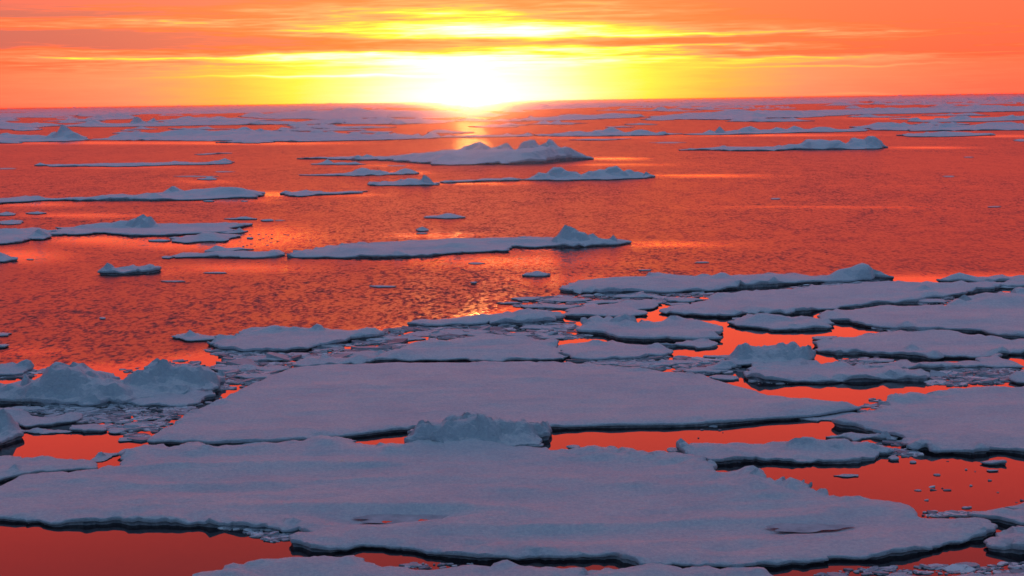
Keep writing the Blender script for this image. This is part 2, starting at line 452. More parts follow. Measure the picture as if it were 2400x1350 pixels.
    rings = [(lip, bz - .2 * np.minimum(bz, .5)), (lip * .7, bz * .52), (-un * .55, bz * .34), (-un, np.full(len(bv), .06 * t)), (-un * .9, np.full(len(bv), -.08)), (-un, np.full(len(bv), -.5))]
    pos = {int(q): i for i, q in enumerate(bv)}
    org = Vector((cx, cy, 0))
    top = np.column_stack([V[:, 0] - cx, V[:, 1] - cy, z])
    rv = []
    for off, zz in rings:
        q = bx + N * np.asarray(off)[..., None] if np.ndim(off) else bx + N * off
        rv.append(np.column_stack([q[:, 0] - cx, q[:, 1] - cy, zz]))
    nb_, nt = len(bv), len(V)
    bi = np.array([[pos[int(i)], pos[int(j)]] for i, j in be])
    if parts is None: parts = (pts[:, 0].max() - pts[:, 0].min()) > 240 and pts[:, 1].mean() > 400
    tv = np.concatenate([top, rv[0], rv[1]])
    tf = [tuple(f) for f in F] + [(int(j), int(i), nt + q, nt + r) for (i, j), (q, r) in zip(be, bi)]
    tf += [(nt + int(r), nt + int(q), nt + nb_ + int(q), nt + nb_ + int(r)) for q, r in bi]
    sv = np.concatenate(rv[1:])
    sf = []
    for g in range(4):
        o_ = g * nb_
        sf += [(o_ + int(r), o_ + int(q), o_ + nb_ + int(q), o_ + nb_ + int(r)) for q, r in bi]
    if parts:
        root = link(name, None); root.location = org
        link('snow_cover', mesh('snow_cover', tv, tf, [SNOW]), root)
        link('ice_edge', mesh('ice_edge', sv, sf, [ICE]), root)
    else:
        o2 = len(tv)
        me = mesh(name, np.concatenate([tv, sv]), tf + [tuple(i + o2 for i in f) for f in sf], [SNOW, ICE], [0] * len(tf) + [1] * len(sf))
        root = link(name, me); root.location = org
    for (px_, py_, rx, ry, dz, *lab) in ponds:
        wx, wy = gp(px_, py_, t); _, wy2 = gp(px_, py_ - ry, t)
        sx = rx / FPX * math.hypot(wx, wy); sy = abs(wy2 - wy)
        vs, th = [(wx - cx, wy - cy, t - dz * .62)], []
        m_ = 40
        for i in range(m_):
            an = 2 * math.pi * i / m_
            rr = 1.15 + .22 * math.sin(an * 3 + 1) + .12 * math.sin(an * 7)
            vs.append((wx - cx + sx * rr * math.cos(an), wy - cy + sy * rr * math.sin(an), t - dz * .62))
        fs = [(0, i + 1, (i + 1) % m_ + 1) for i in range(m_)]
        o = link('melt_pond', mesh('melt_pond', vs, fs, [WATER if lab and lab[0] == 'open' else POND], smooth=False), root)
    tag(root, label, cat, group)
    return root

def blobpts(x, y, rx, ry, n=10, j=.25):
    out = []
    for i in range(n):
        a = 2 * math.pi * i / n
        k = 1 + random.uniform(-j, j)
        out.append((x + rx * k * math.cos(a), y - ry * k * math.sin(a)))
    return out

# ================================================================== FLOES
# ---- the big ones at the front
front = floe('huge wind-rippled snow floe spanning the whole picture, with shallow melt hollows',
     [(-260, 1180), (-60, 1150), (0, 1135), (45, 1112), (100, 1103), (160, 1105), (230, 1095), (285, 1085), (283, 1070), (293, 1050), (345, 1042),
      (420, 1045), (520, 1040), (610, 1035), (680, 1037), (720, 1028), (770, 1022), (815, 1024), (850, 1036), (905, 1043), (950, 1041), (1050, 1035),
      (1130, 1032), (1240, 1042), (1300, 1052), (1400, 1050), (1440, 1049), (1520, 1062), (1590, 1062), (1650, 1085), (1680, 1105), (1735, 1107),
      (1760, 1102), (1790, 1115), (1815, 1130), (1865, 1125), (1885, 1132), (1905, 1148), (1935, 1150), (1960, 1165), (2010, 1168), (2075, 1170),
      (2130, 1180), (2145, 1195), (2150, 1209), (2210, 1212), (2260, 1212), (2320, 1222), (2330, 1240), (2310, 1250), (2270, 1258), (2210, 1268),
      (2160, 1280), (2090, 1290), (2000, 1300), (1900, 1308), (1830, 1315), (1740, 1322), (1640, 1320), (1560, 1318), (1500, 1318), (1470, 1305), (1440, 1295), (1390, 1297),
      (1340, 1298), (1300, 1300), (1250, 1298), (1200, 1300), (1120, 1302), (1070, 1296), (1000, 1289), (940, 1276), (880, 1272), (840, 1272),
      (810, 1280), (760, 1281), (720, 1276), (685, 1268), (678, 1258), (700, 1250), (740, 1245), (700, 1236), (640, 1230), (560, 1226), (480, 1222),
      (400, 1219), (300, 1218), (200, 1218), (100, 1216), (30, 1211), (0, 1208), (-60, 1208), (-260, 1205)],
     t=.36, hum=[(300, 1062, 14, 16), (770, 1034, 12, 40), (1760, 1112, 12, 26), (1865, 1133, 11, 26), (2130, 1200, 12, 30), (2270, 1225, 14, 40), (1120, 1042, 10, 60), (2310, 1240, 12, 20)],
     hollow=[(1890, 1231, 100, 11, .16), (960, 1207, 130, 13, .14), (850, 1212, 90, 9, .12), (1110, 1272, 50, 6, .07), (1790, 1166, 100, 6, .09), (1680, 1287, 50, 6, .08), (1390, 1312, 60, 8, .1)],
     ponds=[(1890, 1231, 82, 8.5, .10), (950, 1208, 110, 9, .145), (993, 1214, 12, 3.5, .143, 'open'), (905, 1216, 10, 2, .143, 'open')], drift=1.5)
floe('snow floe cut off by the bottom edge of the picture, nearest the camera',
     [(440, 1352), (500, 1345), (530, 1322), (600, 1310), (700, 1303), (800, 1304), (850, 1305), (880, 1318), (960, 1330), (1050, 1328), (1150, 1325),
      (1300, 1326), (1450, 1330), (1600, 1328), (1740, 1326), (1790, 1335), (1820, 1350), (1850, 1400), (1800, 1480), (400, 1480), (380, 1400)],
     t=.28, hum=[(700, 1312, 8, 60), (1250, 1335, 6, 60)], drift=1.2)
floe('thin strip of snow floe at the bottom right corner, behind a line of brash',
     [(1985, 1362), (2050, 1350), (2110, 1342), (2250, 1345), (2400, 1344), (2600, 1340), (2600, 1420), (2020, 1420)], t=.22)
second = floe('broad smooth pinkish snow floe pointed at both ends, just behind the front floe',
     [(345, 1028), (375, 1005), (430, 975), (500, 940), (560, 915), (620, 885), (680, 860), (760, 851), (900, 847), (1100, 846), (1250, 846), (1330, 849),
      (1450, 858), (1560, 868), (1650, 878), (1700, 895), (1760, 910), (1800, 925), (1870, 930), (1930, 938), (1990, 943), (2018, 951), (1960, 960),
      (1900, 969), (1800, 975), (1700, 984), (1600, 988), (1500, 989), (1380, 991), (1300, 994), (1200, 996), (1000, 998), (940, 1000), (860, 1010),
      (740, 1021), (660, 1028), (600, 1031), (520, 1033), (450, 1030), (400, 1028)], t=.42, lumps=.25,
     hum=[(690, 1028, 10, 25), (1890, 948, 10, 70), (1960, 950, 8, 30), (620, 1031, 8, 16)], drift=.7, rim=.5, amp=.03)
heap = floe('rough heap of jumbled blue ice blocks wedged between the two largest floes',
     [(948, 1038), (955, 1012), (1000, 1002), (1100, 998), (1200, 1000), (1270, 1000), (1292, 1003), (1275, 1022), (1262, 1038), (1150, 1040), (1040, 1041)],
     t=.34, hum=[(1120, 1024, 47, 120, .4, .8), (1000, 1028, 33, 60, .4, .8), (1230, 1022, 36, 70, .4, .8), (1085, 1018, 46, 60, .6, .8), (1280, 1008, 24, 26, .8, .8)], name='ice_heap', cat='ice heap', res=2.2, under=.6, parts=False)
floe('large smooth snow floe with a blunt left nose, cut by the right picture edge',
     [(1950, 984), (1965, 975), (2010, 968), (2065, 960), (2080, 935), (2110, 918), (2160, 925), (2200, 918), (2250, 907), (2320, 903), (2420, 900),
      (2600, 905), (2680, 980), (2650, 1052), (2400, 1052), (2280, 1055), (2200, 1052), (2170, 1043), (2125, 1043), (2118, 1020), (2080, 1010), (2020, 998), (1965, 990)],
     t=.42, hum=[(2100, 935, 16, 24), (2140, 930, 11, 30), (2160, 1040, 12, 24)], drift=.7, rim=.7)
floe('narrow snow floe with a ragged back ridge, left of the blunt-nosed floe',
     [(1585, 1050), (1600, 1042), (1700, 1040), (1790, 1038), (1860, 1035), (1960, 1034), (2050, 1040), (2095, 1050), (2060, 1056), (2055, 1063),
      (2050, 1068), (1990, 1076), (1900, 1078), (1820, 1073), (1740, 1075), (1660, 1078), (1610, 1064)], t=.32,
     hum=[(1890, 1044, 20, 20), (1865, 1044, 16, 16), (1960, 1046, 18, 34), (2030, 1050, 15, 24), (1700, 1046, 9, 60), (2080, 1052, 9, 14), (1920, 1046, 15, 24)], res=1.3, parts=True)
floe('low grey ice bar lying just under the blunt nose of the right-hand floe',
     [(1935, 1022), (1990, 1014), (2060, 1016), (2108, 1020), (2100, 1030), (2000, 1031)], t=.16, hum=[(2075, 1024, 16, 10), (2055, 1024, 12, 12), (1990, 1022, 8, 25)], name='ice_bar', cat='ice chunk', res=1.5)
floe('flat grey ice shelf between the right tip of the pinkish floe and the blunt-nosed floe',
     [(1870, 980), (1930, 973), (1990, 965), (2060, 958), (2010, 975), (1950, 984), (1900, 985)], t=.1, name='ice_shelf', cat='ice chunk')
for (x, y, rx, ry, lab) in [(1986, 1113, 29, 2.6, 'thin grey sliver of ice alone in red water below the narrow floe'),
                            (2330, 1080, 30, 4, 'small oval grey ice piece in the red water near the right edge'),
                            (2324, 1101, 14, 1.6, 'tiny dark ice scrap just under the small oval grey piece by the right edge'),
                            (2095, 1070, 12, 4, 'small round ice lump off the right end of the narrow ridged floe'),
                            (1228 + 20, 1038, 30, 6, 'small rounded ice lump in front of the right foot of the blue heap'),
                            (1345, 1045, 16, 3.5, 'very small ice lump right of the heap on the rim of the front floe'),
                            (2140, 1081, 8, 2.5, 'dark ice splinter standing alone right of the narrow ridged floe'),
                            (1580, 1052, 14, 4, 'small ice knob touching the left end of the narrow ridged floe')]:
    floe(lab, blobpts(x, y, rx, ry), t=.10 if ry < 3 else .2, name='ice_chunk', cat='ice chunk', res=1.6)
floe('undercut snow floe at the right edge just right of the tip of the front floe',
     [(2312, 1258), (2335, 1246), (2400, 1242), (2500, 1240), (2560, 1262), (2500, 1300), (2400, 1283), (2340, 1276), (2312, 1270)], t=.45, under=1.3)
floe('tapering ice floe at the right edge above the undercut floe',
     [(2268, 1203), (2310, 1195), (2380, 1195), (2480, 1200), (2520, 1215), (2480, 1232), (2400, 1226), (2340, 1213), (2290, 1209)], t=.3)
floe('topmost thin sliver of snow at the right edge beside the red channel', [(2356, 1187), (2400, 1178), (2470, 1178), (2470, 1192), (2400, 1193)], t=.2)
# ---- left foreground
floe('flat snow slab at the left edge between the orange pool and the front floe',
     [(-80, 1072), (0, 1070), (90, 1070), (150, 1072), (215, 1075), (228, 1084), (225, 1093), (180, 1096), (100, 1102), (40, 1112), (0, 1121), (-80, 1130)],
     t=.28, hum=[(40, 1100, 16, 12), (60, 1095, 10, 10)], parts=True)
floe('dark grey pointed slush plate attached to the right end of the left-edge slab', [(212, 1078), (225, 1066), (237, 1060), (262, 1062), (279, 1060), (262, 1070), (235, 1080)], t=.1, hum=[(235, 1069, 10, 7)], name='slush_plate', cat='ice chunk', res=1.5)
floe('blue rounded ice block at the far left edge beside the orange pool',
     [(-60, 980), (0, 972), (28, 985), (42, 1003), (36, 1018), (0, 1032), (-60, 1042)], t=.5, hum=[(5, 1005, 40, 30)], name='ice_block', cat='ice block', res=1.4)
floe('long low pair of joined slabs above the blue rounded block at the left edge',
     [(-30, 962), (40, 960), (75, 972), (110, 975), (150, 968), (185, 966), (192, 975), (150, 985), (120, 990), (60, 995), (25, 985), (-30, 985)], t=.3, hum=[(20, 970, 14, 30), (165, 973, 9, 20)], name='ice_slab', cat='ice block', parts=False)
for (x, y, rx, ry, tt, lab) in [(105, 1010, 56, 5, .1, 'flat grey ice plate floating on top of the orange pool at left'),
                                (210, 1000, 42, 8, .22, 'curved whitish ice cake right of the flat grey plate at the pool'),
                                (275, 1006, 20, 5, .2, 'small ice cake between the curved cake and the pinkish tip'),
                                (355, 978, 20, 4.5, .14, 'pale oval ice cake in the dark brash left of the pinkish floe'),
                                (70, 955, 40, 5, .16, 'grey ice cake on the brash below the twin mounds'),
                                (300, 1028, 24, 4.5, .1, 'dark grey slush lump just left of the pinkish floe tip'),
                                (325, 993, 36, 5, .14, 'grey ice plate in the brash above the dark slush lump'),
                                (255, 985, 22, 3.5, .1, 'thin grey plate between brash and orange water at left')]:
    floe(lab, blobpts(x, y, rx, ry), t=tt, name='ice_cake', cat='ice chunk', res=1.5, parts=False)
mounds = floe('blue floe carrying two high rounded ice mounds at the left side',
     [(-90, 925), (-60, 905), (0, 897), (60, 895), (130, 885), (230, 885), (300, 888), (370, 880), (450, 872), (510, 880), (528, 893), (512, 908),
      (470, 917), (400, 922), (330, 930), (300, 938), (200, 945), (100, 942), (30, 936), (-60, 945)], t=.38,
     hum=[(160, 925, 62, 75, .9, .35), (95, 930, 36, 45, .9, .4), (240, 930, 36, 55, .9, .35), (60, 915, 38, 12, 1, .5), (30, 925, 26, 26, 1, .5), (375, 905, 58, 42, .9, .4), (440, 902, 48, 50, .9, .35), (500, 900, 28, 26, 1, .4), (330, 912, 38, 36, 1, .4), (-30, 922, 26, 40)],
     res=1.5, under=.8, parts=True)
floe('flat-topped ice block standing behind the left of the twin mounds', [(104, 890), (106, 877), (150, 872), (200, 873), (250, 877), (280, 883), (240, 890), (160, 893)], t=.5, hum=[(135, 885, 34, 34, 1, .3), (225, 887, 18, 40)], name='ice_block', cat='ice block', res=1.5)
floe('low snow slab lying in front of the right-hand mound', [(290, 940), (330, 932), (400, 926), (440, 919), (470, 917), (505, 927), (470, 940), (400, 949), (330, 947)], t=.26, parts=True, drift=.5)
floe('two-tier ice piece at the left edge just above the twin mounds', [(-50, 862), (0, 856), (50, 853), (80, 858), (60, 865), (55, 872), (0, 876), (-50, 878)], t=.3, hum=[(62, 860, 18, 14), (20, 863, 10, 30)], name='ice_block', cat='ice block', res=1.4)
floe('thin floe scrap at the left edge low in the rippled water', [(-30, 778), (0, 779), (28, 780), (20, 785), (-30, 787)], t=.15, name='ice_chunk', cat='ice chunk')
floe('dark ice tip poking in at the left edge above the two-tier piece', [(-30, 804), (0, 805), (22, 806), (10, 811), (-30, 815)], t=.25, name='ice_chunk', cat='ice chunk')
# ---- middle of the pack
floe('long white snow floe with small lumps along its back edge, left of centre',
     [(485, 800), (530, 790), (560, 778), (620, 768), (700, 770), (760, 768), (800, 770), (870, 771), (892, 773), (900, 781), (870, 787), (820, 790),
      (790, 800), (720, 812), (640, 818), (560, 818), (510, 811)], t=.42, hum=[(640, 777, 15, 26), (745, 776, 17, 13), (690, 778, 10, 24), (870, 780, 14, 30), (600, 782, 8, 30)], res=1.2)
floe('slender ice tongue reaching left from the lumpy white floe', [(402, 786), (430, 779), (480, 783), (530, 785), (510, 792), (470, 794), (430, 793)], t=.28, hum=[(447, 785, 11, 10)], res=1.3, name='ice_tongue', cat='ice floe')
floe('smooth sloping snow floe pointing left in the middle, behind the cracked slab',
     [(955, 756), (980, 749), (1050, 745), (1120, 739), (1200, 734), (1260, 732), (1300, 733), (1320, 742), (1290, 750), (1200, 754), (1100, 757), (1000, 760)], t=.4, hum=[(1250, 742, 14, 60), (1150, 748, 9, 50)], parts=True)
floe('wide bluish slab resting against the back edge of the pinkish floe',
     [(740, 845), (760, 838), (880, 835), (900, 824), (960, 808), (1000, 797), (1100, 790), (1200, 791), (1310, 799), (1302, 812), (1306, 826),
      (1322, 838), (1250, 840), (1100, 839), (1000, 839), (900, 842), (820, 847)], t=.3, hum=[(1000, 806, 10, 40), (1150, 800, 8, 60), (940, 830, 9, 40)], drift=1.2)
floe('flat slab with a curved crack at its left, right of the wide bluish slab',
     [(1309, 815), (1325, 804), (1400, 799), (1500, 806), (1560, 813), (1578, 824), (1560, 830), (1500, 836), (1400, 840), (1345, 838), (1320, 829)], t=.28, parts=True)
floe('small snow wedge lying over the left shoulder of the pinkish floe', [(685, 852), (700, 843), (780, 838), (850, 838), (880, 842), (850, 848), (780, 852), (720, 857)], t=.34, parts=False)
for (x, y, rx, ry, tt, lab) in [(850, 828, 60, 7, .3, 'lumpy ice piece just behind the small snow wedge'),
                                (700, 829, 30, 5, .22, 'oval ice cake in the brash below the lumpy white floe'),
                                (615, 838, 45, 5, .22, 'pale ice cake at the left of the brash behind the pinkish floe'),
                                (560, 862, 60, 6, .16, 'flat grey ice plate left of the pinkish floe shoulder'),
                                (640, 862, 36, 6, .22, 'ice cake tucked against the left shoulder of the pinkish floe'),
                                (600, 880, 50, 5, .2, 'ice strip touching the left back edge of the pinkish floe'),
                                (730, 836, 26, 3.5, .15, 'thin ice chip between the oval cake and the snow wedge'),
                                (1080, 777, 70, 6, .15, 'grey sheet of broken ice in front of the left-pointing sloping floe'),
                                (940, 792, 50, 5, .16, 'grey ice sheet joining the lumpy white floe and the bluish slab'),
                                (1130, 783, 34, 4, .2, 'white ice chip between the sloping floe and the bluish slab'),
                                (1270, 765, 50, 5, .18, 'dull ice plate left of the thick-sided floe'),
                                (1240, 782, 60, 4, .16, 'long dull plate behind the cracked slab'),
                                (1300, 789, 34, 4, .14, 'mottled ice scrap behind the curved crack')]:
    floe(lab, blobpts(x, y, rx, ry, 12), t=tt, name='ice_cake', cat='ice chunk', res=1.3, parts=False)
floe('thick-sided snow floe in the middle right with a dark undercut front',
     [(1352, 768), (1362, 750), (1400, 747), (1450, 750), (1510, 753), (1560, 751), (1600, 747), (1640, 748), (1680, 757), (1690, 772), (1693, 784), (1640, 788), (1500, 786), (1430, 778), (1380, 770)],
     t=.62, hum=[(1625, 758, 12, 36), (1372, 760, 12, 12)], under=1.2, parts=True)
floe('small snow ledge at the right foot of the thick-sided floe', [(1545, 806), (1600, 801), (1645, 795), (1662, 794), (1680, 801), (1668, 809), (1606, 807)], t=.3, name='ice_ledge', cat='ice chunk', res=1.3)
floe('flat snow floe with a notch, just left of the bright orange channel',
     [(1325, 737), (1332, 724), (1360, 717), (1420, 711), (1500, 702), (1535, 701), (1552, 707), (1540, 714), (1500, 721), (1515, 734), (1450, 738), (1380, 737)], t=.34, parts=True)
for (x, y, rx, ry, tt, lab) in [(1232, 698, 28, 4, .22, 'small dark-sided ice piece at the left end of the right-hand pack'),
                                (1330, 700, 58, 4, .22, 'narrow ice strip right of the small dark-sided piece'),
                                (1290, 716, 70, 4.5, .22, 'narrow grey ice strip left of the notched floe'),
                                (1410, 706, 40, 3.5, .2, 'small ice strip under the left end of the back floe'),
                                (1600, 700, 42, 5, .3, 'oval snow cake between the back floe and the notched floe'),
                                (1490, 692, 60, 4, .2, 'dark ice strip below the long back floe'),
                                (1215, 717, 12, 1.5, .1, 'tiny ice chip left of the narrow grey strip'),
                                (1590, 711, 30, 3, .15, 'thin plate beside the orange channel'),
                                (1640, 722, 40, 4, .14, 'thin ice plate tucked against the left end of the long pink floe')]:
    floe(lab, blobpts(x, y, rx, ry, 12), t=tt, name='ice_cake', cat='ice chunk', res=1.3, parts=False)
floe('long snow floe backing the right-hand pack, ending in a rounded hump at its right',
     [(1312, 674), (1330, 665), (1360, 657), (1450, 650), (1560, 643), (1650, 645), (1700, 643), (1800, 643), (1900, 644), (1960, 644), (2040, 642), (2090, 645),
      (2095, 648), (2040, 652), (1950, 655), (1850, 659), (1780, 664), (1700, 671), (1660, 676), (1560, 680), (1440, 682), (1360, 680)], t=.5,
     hum=[(2025, 648, 29, 34, .8, .15), (1985, 649, 20, 30, .8, .2), (2065, 648, 14, 24, .8, .2), (1688, 650, 12, 16), (1480, 662, 12, 90, .8, .1), (1800, 651, 7, 50)], under=1.2)
floe('long pinkish snow floe crossing the right-hand pack in front of the humped floe',
     [(1545, 725), (1600, 712), (1660, 702), (1680, 688), (1750, 680), (1850, 677), (1960, 669), (2050, 660), (2150, 661), (2250, 661), (2330, 660), (2420, 655),
      (2500, 655), (2480, 663), (2350, 667), (2290, 676), (2230, 688), (2180, 694), (2150, 705), (2050, 707), (1970, 715), (1900, 725), (1850, 732), (1700, 737), (1620, 732), (1570, 729)],
     t=.42, hum=[(1690, 692, 8, 20), (2150, 700, 9, 30), (2180, 690, 9, 30)])
floe('wide snow floe at the right edge mid pack, with a dark cut front edge',
     [(1915, 737), (1950, 727), (2050, 716), (2120, 715), (2170, 712), (2215, 716), (2260, 703), (2310, 694), (2330, 690), (2400, 685), (2500, 685), (2560, 740), (2500, 790),
      (2400, 785), (2300, 770), (2200, 766), (2100, 764), (2030, 758), (1990, 747), (1930, 744)],
     t=.44, hum=[(2350, 700, 12, 60), (1950, 735, 8, 20)])
floe('narrow strip of ice at the right edge behind the long pinkish floe', [(2195, 655), (2230, 648), (2300, 647), (2400, 646), (2480, 646), (2480, 654), (2380, 657), (2290, 657)], t=.45, hum=[(2250, 653, 9, 30)], parts=False)
floe('small dark blue floe with ragged underside beside the bright orange channel',
     [(1705, 752), (1750, 743), (1800, 740), (1860, 742), (1930, 748), (1955, 755), (1950, 762), (1880, 766), (1820, 768), (1740, 760)], t=.42, hum=[(1790, 750, 14, 50, .6, .6), (1910, 756, 9, 24)], res=1.3, under=1.3, parts=True)
floe('flat snow floe right of the ragged blue heap, behind the long spit',
     [(1905, 802), (1950, 792), (2000, 787), (2040, 780), (2150, 778), (2230, 778), (2300, 786), (2400, 794), (2500, 800), (2500, 836), (2400, 822), (2340, 826),
      (2300, 833), (2200, 835), (2100, 826), (1960, 823), (1910, 815)], t=.38, hum=[(2140, 818, 16, 12), (2230, 780, 8, 24)])
heap2 = floe('ragged blue ice heap above the orange pool right of centre',
     [(1640, 862), (1700, 848), (1722, 826), (1760, 818), (1830, 815), (1890, 822), (1912, 836), (1890, 848), (1860, 853), (1800, 850), (1700, 862)], t=.34,
     hum=[(1745, 838, 28, 34, .7, .6), (1800, 838, 24, 50, .6, .5), (1845, 838, 31, 40, .7, .5), (1885, 840, 22, 28, .7, .6), (1700, 854, 14, 26, .7, .6)], name='ice_heap', cat='ice heap', res=2.0, parts=False)
floe('low spit-shaped floe pointing right above the wide orange pool',
     [(1745, 876), (1750, 860), (1800, 848), (1870, 842), (1940, 855), (2050, 860), (2120, 866), (2178, 874), (2175, 880), (2100, 884), (2000, 886), (1900, 889), (1840, 888), (1780, 886)],
     t=.36, hum=[(2110, 874, 8, 36)], parts=True)
floe('thin curving snow floe between the flat floe and the spit-shaped floe',
     [(2010, 857), (2060, 852), (2100, 848), (2180, 848), (2250, 846), (2330, 832), (2350, 832), (2385, 848), (2400, 856), (2340, 857), (2250, 856), (2180, 860), (2100, 864), (2040, 862)], t=.3, parts=True)
floe('pale wedge of ice at the right edge above the big blunt-nosed floe', [(2365, 884), (2385, 872), (2420, 866), (2480, 868), (2480, 895), (2400, 892)], t=.35, hum=[(2400, 880, 12, 20)], name='ice_block', cat='ice block')
for (x, y, rx, ry, tt, lab) in [(1932, 790, 28, 4, .2, 'small dark ice cake in the orange channel left of the flat floe'),
                                (1660, 865, 50, 6, .22, 'ragged ice plate at the left foot of the ragged blue heap'),
                                (1700, 882, 36, 5, .22, 'oval ice cake touching the pinkish floe right shoulder'),
                                (1520, 852, 60, 4, .16, 'dark brash-covered plate along the pinkish floe back edge'),
                                (1440, 850, 50, 3.5, .14, 'thin dark plate in front of the cracked slab'),
                                (1600, 846, 60, 4, .2, 'grey ice strip left of the ragged blue heap'),
                                (2050, 843, 50, 4, .14, 'faint grey slush plate behind the spit-shaped floe'),
                                (2300, 838, 0, 0, 0, None),
                                (2190, 695, 30, 4, .14, 'small dark lump in the narrow orange lead at right'),
                                (1740, 746, 24, 2.5, .1, 'thin plate floating on the orange channel'),
                                (1690, 834, 40, 3, .14, 'thin slush plate left of the heap in the orange channel'),
                                (2360, 671, 50, 2.5, .2, 'thin ice sliver in the orange lead at the right edge'),
                                (2180, 703, 40, 4, .25, 'blue ice bridge between the two wide right-hand floes'),
                                (2180, 776, 34, 4, .25, 'small snow lump beneath the cut edge of the wide floe')]:
    if lab: floe(lab, blobpts(x, y, rx, ry, 12), t=tt, name='ice_cake', cat='ice chunk', res=1.3, parts=False)
# ---- open water, middle distance
floe('long floe in mid open water, rising to a steep hump near its right tip',
     [(672, 597), (690, 590), (740, 582), (820, 572), (900, 565), (1000, 560), (1100, 556), (1200, 555), (1300, 557), (1400, 562), (1478, 564), (1450, 570),
      (1380, 573), (1300, 574), (1200, 575), (1195, 584), (1150, 586), (1100, 588), (1000, 596), (900, 599), (780, 600), (700, 599)], t=.5,
     hum=[(1335, 568, 37, 25, .8, .25), (1362, 569, 26, 26, .8, .3), (1393, 568, 23, 12, .8, .4), (1437, 568, 18, 10, .8, .4), (1310, 569, 18, 14, .8, .3), (830, 590, 9, 50), (1080, 580, 12, 50, .6, .2), (1420, 569, 9, 40), (1200, 565, 8, 80, .5, .2)], res=1.2)
floe('slim floe just left of the long humped floe in open water', [(400, 598), (430, 593), (500, 591), (640, 589), (668, 595), (640, 599), (500, 599), (410, 601)], t=.4, hum=[(640, 595, 8, 20), (540, 595, 6, 60)], parts=True)
floe('small ice piece behind the slim floe', [(480, 588), (510, 580), (550, 579), (595, 582), (540, 587)], t=.3, hum=[(510, 585, 10, 14)])
floe('tiny ice lump at the left tip of the slim floe', blobpts(392, 601, 12, 2.5), t=.3, name='ice_chunk', cat='ice chunk')
floe('wide smooth floe at the left with a sharp two-pronged pinnacle on its back edge',
     [(100, 543), (130, 532), (200, 527), (280, 523), (400, 521), (500, 521), (560, 521), (592, 522), (570, 528), (530, 533), (510, 542), (480, 543), (400, 548), (320, 548),
      (250, 543), (200, 545), (150, 545), (110, 548)], t=.6, hum=[(331, 527, 36, 10, 1, .4), (348, 527, 26, 15, 1, .3), (316, 526, 16, 14), (290, 525, 10, 26), (240, 525, 6, 30)], res=1.3, under=1.2)
floe('ice floe at the left edge carrying a dark boulder-like lump',
     [(-60, 545), (0, 537), (60, 533), (105, 535), (112, 548), (105, 557), (60, 556), (50, 563), (0, 568), (-60, 572)], t=.6, hum=[(92, 552, 17, 13, 1, .4), (20, 545, 10, 30)], res=1.3, parts=True)
floe('ragged small floe under the right end of the wide smooth floe', [(402, 562), (430, 554), (470, 548), (520, 546), (565, 550), (540, 556), (530, 563), (480, 563), (440, 567)], t=.4, hum=[(490, 557, 13, 36)])
floe('narrow ice finger right of the ragged small floe', [(500, 545), (540, 540), (582, 539), (550, 545)], t=.3, hum=[(562, 542, 10, 6)])
floe('long flat floe stretching from the left edge, with a raised broad right half',
     [(-60, 474), (0, 464), (60, 462), (150, 463), (240, 460), (350, 457), (375, 452), (420, 447), (540, 444), (600, 449), (618, 455), (600, 461),
      (520, 462), (420, 466), (350, 467), (200, 467), (100, 467), (0, 474)], t=.6, hum=[(407, 453, 14, 13), (540, 456, 14, 60, .5, .2), (85, 465, 7, 16), (240, 464, 7, 16), (470, 456, 9, 50, .5, .2)], under=1.2)
floe('flat sliver floe right of the long left-edge floe, with a dark front', [(655, 452), (690, 449), (760, 449), (862, 446), (850, 450), (760, 454), (700, 459), (675, 457)], t=.4, parts=False)
floe('big ridged floe under the sun with several peaks, the highest ice of all',
     [(695, 370), (780, 368), (900, 366), (1000, 365), (1100, 364), (1200, 364), (1300, 364), (1370, 366), (1392, 370), (1300, 377), (1200, 382), (1100, 384), (1010, 384), (960, 378), (900, 374), (800, 372)],
     t=.7, hum=[(1120, 374, 34, 42, 1.2, .2), (1185, 373, 33, 26, 1.2, .2), (1245, 373, 40, 28, 1.2, .25), (1291, 373, 40, 26, 1.2, .25), (1330, 373, 26, 34, 1.2, .2), (1160, 378, 24, 110, .6, .12), (1240, 378, 27, 90, .6, .12), (1060, 375, 21, 70, 1.2, .15), (1290, 376, 28, 60, .8, .15), (990, 373, 14, 70, 1, .15), (1358, 372, 15, 24, 1, .2)], res=1.6, parts=True)
floe('distant floe with two rounded ridges and a small knob at its right end',
     [(1215, 419), (1260, 414), (1400, 411), (1500, 410), (1528, 411), (1520, 414), (1450, 418), (1300, 421)], t=.5,
     hum=[(1310, 417, 25, 26, .8, .35), (1340, 417, 14, 24), (1440, 415, 25, 26, .8, .35), (1475, 414, 16, 20), (1400, 416, 15, 30), (1518, 413, 13, 6), (1270, 418, 13, 20)], res=1.5, parts=True)
floe('small peaked floe left of the two-ridged floe', [(870, 432), (890, 427), (960, 426), (1032, 427), (1030, 431), (960, 432), (890, 433)], t=.5, hum=[(998, 430, 20, 13, .8, .4), (965, 430, 10, 26)], res=1.4, parts=False)
floe('low flat ice bar linking the peaked floe and the two-ridged floe', [(1030, 425), (1100, 421), (1215, 419), (1215, 422), (1110, 424), (1040, 427)], t=.4, hum=[(1118, 424, 6, 8)], name='ice_bar', parts=False)
floe('small low-humped floe left of the peaked floe', [(700, 408), (800, 405), (880, 405), (980, 403), (980, 406), (900, 409), (760, 410)], t=.4, hum=[(850, 407, 13, 24), (950, 405, 8, 20), (890, 407, 8, 20)], res=1.2, parts=False)
floe('very thin long floe at left rising to a small hump at its right end', [(80, 387), (200, 384), (400, 380), (550, 378), (545, 381), (450, 385), (300, 389), (150, 389)], t=.45, hum=[(525, 380, 10, 18), (500, 380, 6, 14), (320, 386, 4, 40)], parts=False)
